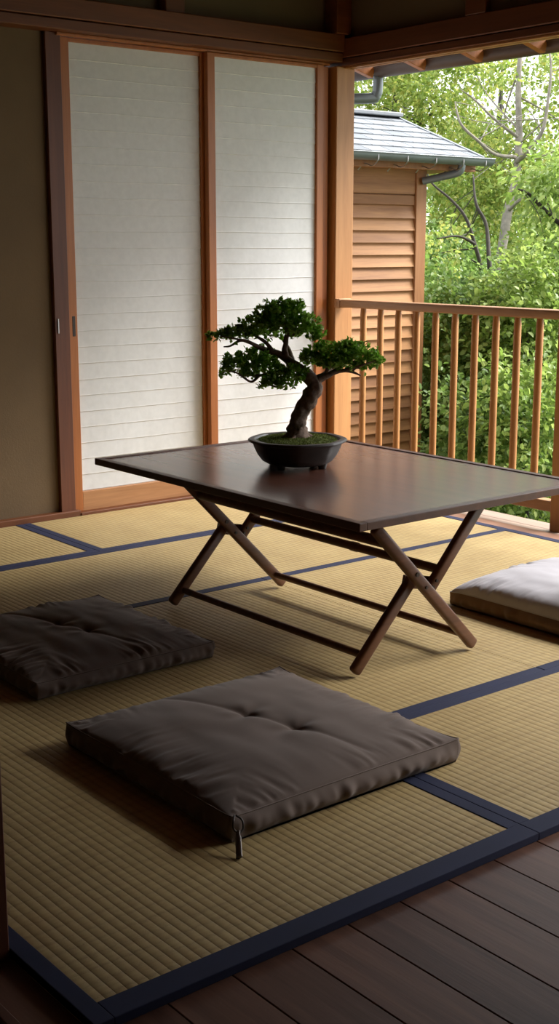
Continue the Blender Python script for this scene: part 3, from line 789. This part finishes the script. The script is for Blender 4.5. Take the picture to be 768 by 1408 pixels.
def cloud(n_tw, blobs, leaf, per=9, droop=.3, hole=None):
    """twigs of leaves inside ellipsoids; blobs (centre, rx, ry, rz, weight)"""
    w = np.array([b_[4] for b_ in blobs], float); w /= w.sum()
    C_, D_, S_ = [], [], []
    for bi, b_ in enumerate(blobs):
        k = int(n_tw*w[bi])
        u = rng.normal(0, 1, (k, 3)); u /= np.linalg.norm(u, axis=1, keepdims=True); rr = rng.uniform(.25, 1, (k, 1))**(1/2.2)
        c = np.array(b_[0])[None] + u*rr*np.array(b_[1:4])[None]
        if hole is not None:
            keep = np.array([noise.noise(Vector(q)*1.7+Vector((3, 1, 7))) > hole for q in c]); c = c[keep]; u = u[keep]; k = len(c)
        if k == 0: continue
        td = u + rng.normal(0, .7, (k, 3)); td[:, 2] -= droop*.5; td /= np.linalg.norm(td, axis=1, keepdims=True)
        for j in range(per):
            off = td*(leaf*.55*j) + rng.normal(0, leaf*.25, (k, 3))
            C_.append(c+off); dd = td + rng.normal(0, .75, (k, 3)); dd[:, 2] -= droop; D_.append(dd); S_.append(rng.uniform(.65, 1.25, k)*leaf)
    return np.concatenate(C_), np.concatenate(D_), np.concatenate(S_)
def branches(bm, root, tips, r0, seed):
    rr = random.Random(seed)
    for tp in tips:
        mid = root.lerp(tp, .5) + Vector((rr.uniform(-.1, .1), rr.uniform(-.1, .1), rr.uniform(-.08, .12)))
        q = smooth_path([(*root, r0), (*mid, r0*.55), (*tp, r0*.12)], 6); tube(bm, [v[:3] for v in q], [float(v[3]) for v in q], 7, jitter=.1)
def tree(label, base, trunk_paths, blobs, n_tw, leaf, lm, bark, cat='tree', name='garden_tree', group=None, hole=None, width=.62, per=9, tips=10, droop=.3):
    t = thing(name, label, cat, base, group)
    bm = BM(); ends = []
    for path, rads in trunk_paths:
        q = smooth_path([(*p, r*1.0) for p, r in zip(path, rads)], 6)
        tube(bm, [v[:3] for v in q], [max(.004, float(v[3])) for v in q], 10, jitter=.15)
        ends.append(q)
    rr = random.Random(int(base[0]*100))
    for i in range(tips):
        q = ends[rr.randrange(len(ends))]; v = q[rr.randrange(len(q)//3, len(q))]
        b_ = blobs[rr.randrange(len(blobs))]
        tp = Vector(b_[0]) + Vector((rr.uniform(-1, 1)*b_[1]*.8, rr.uniform(-1, 1)*b_[2]*.8, rr.uniform(-.8, .8)*b_[3]))
        if (tp-Vector(v[:3])).length < 2.2: branches(bm, Vector(v[:3]), [tp], max(.004, min(.011, float(v[3])*.45)), i)
    obj('trunk' if cat == 'tree' else 'stems', bm, bark, t, smooth=True)
    c, d, s = cloud(n_tw, blobs, leaf, per=per, hole=hole, droop=droop)
    leaves('foliage', c, d, s, width, lm, t)
    return t
def P3(x, y, d): return at(x, y, d)
def foot(x, y, d):
    p = at(x, y, d); return Vector((p.x, p.y, GZ))
GR = 'trees behind the railing'
# main pale-trunked tree
b0 = foot(676, 500, 12.2)
main_path = [b0, P3(678, 430, 12.2), P3(682, 385, 12.2), P3(690, 340, 12.2), P3(698, 290, 12.2), P3(709, 245, 12.25), P3(713, 190, 12.3), P3(712, 120, 12.3), P3(716, 40, 12.3), P3(712, -60, 12.3)]
tree('tall tree with a pale grey leaning trunk, rising at the right behind the railing', b0,
     [(main_path, [.06, .058, .054, .048, .045, .040, .034, .028, .02, .01]),
      ([P3(710, 222, 12.2), P3(728, 205, 12.0), P3(745, 180, 11.9), P3(752, 145, 11.9), P3(757, 90, 11.9), P3(748, 40, 11.9)], [.03, .022, .018, .015, .011, .006]),
      ([P3(714, 190, 12.3), P3(697, 178, 12.2), P3(675, 160, 12.1), P3(655, 140, 12.0), P3(632, 122, 11.9)], [.018, .014, .012, .009, .004]),
      ([P3(708, 216, 12.2), P3(680, 212, 12.0), P3(655, 192, 11.8), P3(633, 170, 11.7), P3(625, 140, 11.7)], [.02, .016, .014, .012, .005]),
      ([P3(698, 290, 12.2), P3(720, 270, 11.8), P3(750, 255, 11.3), P3(790, 235, 11.0)], [.02, .014, .012, .006])],
     [(P3(720, 130, 13.2), 1.0, 1.0, .50, 3), (P3(650, 130, 13.3), .7, .8, .5, 2), (P3(790, 150, 12.8), .8, .8, .7, 2.0), (P3(600, 100, 13.4), .8, .6, .4, 1.2), (P3(752, 250, 12.6), .6, .6, .35, 1.4), (P3(660, 230, 13.0), .6, .6, .4, 1.6), (P3(700, 330, 13.2), .7, .7, .4, 1.4), (P3(860, 120, 12.5), .9, .9, .7, 1.5)],
     2500, .050, MT['leafA'], MT['gbark'], group=None, hole=-.08, tips=22)
# dark slender tree left of it
b1 = foot(668, 520, 10.8)
tree('slender dark-stemmed tree forking just right of the outbuilding', b1,
     [([b1, P3(673, 430, 10.8), P3(664, 380, 10.8), P3(652, 335, 10.8), P3(640, 300, 10.8), P3(620, 275, 10.8), P3(592, 250, 10.8), P3(585, 225, 10.8)], [.04, .032, .021, .017, .014, .011, .008, .004]),
      ([P3(676, 400, 10.8), P3(672, 360, 10.8), P3(668, 310, 10.9), P3(654, 280, 10.9), P3(650, 240, 11)], [.024, .02, .016, .013, .006]),
      ([P3(652, 335, 10.8), P3(630, 325, 10.7), P3(600, 328, 10.6)], [.015, .01, .005])],
     [(P3(600, 300, 12.6), .45, .5, .4, 2), (P3(640, 350, 13.0), .5, .5, .4, 2), (P3(655, 250, 13.2), .5, .5, .35, 1.6), (P3(600, 350, 11.0), .25, .25, .22, .6), (P3(728, 330, 13.2), .5, .5, .35, 1.2)],
     850, .050, MT['leafA'], MT['dbark'], hole=-.12, tips=16)
# airy tree behind the outbuilding
b2 = foot(520, 500, 14.0)
tree('airy yellow-green tree rising behind the outbuilding roof', b2,
     [([b2, P3(525, 300, 14), P3(540, 200, 14), P3(545, 120, 14), P3(560, 20, 14)], [.08, .06, .045, .03, .01]),
      ([P3(540, 200, 14), P3(580, 170, 13.8), P3(615, 130, 13.8)], [.03, .02, .008])],
     [(P3(520, 140, 14), .9, .9, .55, 2), (P3(590, 150, 14.2), .8, .8, .6, 2), (P3(480, 90, 14.3), .8, .8, .5, 1.2), (P3(560, 90, 14.3), .9, .9, .4, 1.2)],
     1900, .052, MT['leafA'], MT['dbark'], hole=-.08, tips=16)
# broad leaved tree closer at right
b3 = foot(850, 560, 9.6)
tree('near tree at the right edge with big drooping light green leaves', b3,
     [([b3, P3(840, 450, 9.6), P3(815, 340, 9.6), P3(800, 250, 9.7), P3(780, 190, 9.8)], [.06, .05, .04, .025, .01]),
      ([P3(815, 340, 9.6), P3(760, 300, 9.5), P3(728, 268, 9.4), P3(712, 260, 9.4)], [.025, .018, .012, .006]),
      ([P3(820, 360, 9.6), P3(770, 345, 9.5), P3(735, 350, 9.4)], [.022, .014, .006])],
     [(P3(765, 245, 9.6), .22, .25, .13, 1.3), (P3(765, 370, 9.5), .30, .3, .17, 2.0), (P3(815, 300, 9.6), .45, .45, .5, 2.0)],
     420, .060, MT['leafB'], MT['dbark'], hole=-.3, tips=10, width=.5, droop=.7)
# far trees closing the view
for (x, y, d, lab, n, mt) in ((560, 260, 19, 'distant leafy tree seen low between the outbuilding and the dark stems', 2300, 'leafB'), (690, 300, 18, 'distant leafy tree straight behind the pale trunk', 2500, 'leafB'), (800, 280, 19, 'distant leafy tree at the far right edge', 2400, 'leafB')):
    b4 = foot(x, 500, d)
    tree(lab, b4, [([b4, P3(x+5, 350, d), P3(x-5, 220, d), P3(x, 90, d)], [.12, .09, .06, .02])],
         [(P3(x, y+70, d), 1.35, 1.35, 1.2, 3), (P3(x-40, y+140, d-.8), 1.1, 1.1, 1.0, 1.5), (P3(x+30, y-50, d), 1.0, 1.0, .5, .9)],
         n, .070, MT[mt], MT['dbark'], group=None, hole=-.2, tips=12)
# shrubs under the trees
sh_ = [(612, 490, 10.7, .60, .75, 'leafC', 'deep green shrub growing against the corner of the outbuilding', 900),
       (655, 500, 9.6, .55, .60, 'leafC', 'glossy deep green shrub seen through the middle balusters', 900),
       (715, 505, 9.4, .55, .55, 'leafB', 'fresh green shrub under the pale trunk', 850),
       (770, 480, 9.0, .55, .70, 'leafB', 'fresh green shrub behind the right-hand balusters', 850),
       (630, 640, 9.9, .50, .60, 'leafC', 'low dark shrub behind the foot of the outbuilding corner', 650),
       (700, 630, 8.5, .50, .50, 'leafC', 'low dark shrub behind the lower balusters', 650),
       (765, 620, 8.2, .50, .55, 'leafB', 'low bright shrub beside the right railing post', 600),
       (655, 475, 10.6, .7, .45, 'leafC', 'dark shrub at the foot of the slender tree', 900),
       (745, 475, 10.6, .7, .45, 'leafC', 'dark shrub at the foot of the pale tree', 900),
       (585, 400, 12.0, .7, .55, 'leafC', 'dark shrub right of the outbuilding corner, behind the other shrubs', 900)]
for (x, y, d, rh, rz, lm, lab, n) in sh_:
    b5 = foot(x, y, d); c = P3(x, y, d)
    tree(lab, b5, [([b5, b5.lerp(c, .5)+Vector((.05, 0, 0)), c], [.025, .02, .008]), ([b5, b5.lerp(c, .5)+Vector((-.1, .1, 0)), c+Vector((-.2, .15, .2))], [.02, .015, .006])],
         [(c, rh, rh, rz, 3), (c+Vector((.1, .05, -.45)), rh*1.05, rh*1.05, .5, 1.5), (c+Vector((-.15, .2, rz*.55)), rh*.6, rh*.6, .25, .8)],
         int(n*1.7), .046, MT[lm], MT['dbark'], cat='shrub', name='garden_shrub', hole=-.35, tips=8, per=8, droop=.35)
# grass
n = 26000
gx = rng.uniform(5.1, 9.5, n); gy = rng.uniform(2.2, 9.2, n)
g_c = np.stack([gx, gy, np.full(n, GZ)+rng.uniform(-.05, .05, n)], 1)
g_d = rng.normal(0, .35, (n, 3)); g_d[:, 2] = 1
g = leaves('grass', g_c, g_d, rng.uniform(.15, .55, n), .06, MT['grass'], None); tag(g, 'rough green grass below the balcony ledge', 'grass', kind='stuff')

# ------------------------------------------------------------------ light
w = bpy.data.worlds.new('overcast_sky'); scene.world = w; w.use_nodes = True
nt = w.node_tree; bg = nt.nodes['Background']
tc = N(nt, 'ShaderNodeTexCoord'); sp = N(nt, 'ShaderNodeSeparateXYZ'); nt.links.new(tc.outputs['Generated'], sp.inputs[0])
c = ramp(nt, math_n(nt, 'ADD', math_n(nt, 'MULTIPLY', sp.outputs[2], .5), .5), [(.45, (.75, .80, .80)), (.55, (.93, .96, 1.0)), (1.0, (.80, .90, 1.0))])
nt.links.new(c, bg.inputs[0]); bg.inputs[1].default_value = .93
sd = bpy.data.lights.new('hazy_sun', 'SUN'); so = bpy.data.objects.new('hazy_sun', sd); COL.objects.link(so)
sd.energy = 4.9; sd.angle = math.radians(38); sd.color = (1.0, .97, .93)
so.rotation_euler = Vector((-1.0, .42, -1.03)).to_track_quat('-Z', 'Y').to_euler()
so.location = (9, 0, 7)

scene.view_settings.view_transform = 'Standard'; scene.view_settings.look = 'None'
scene.view_settings.exposure = 1.50; scene.view_settings.gamma = 1.0; scene.view_settings.use_curve_mapping = False
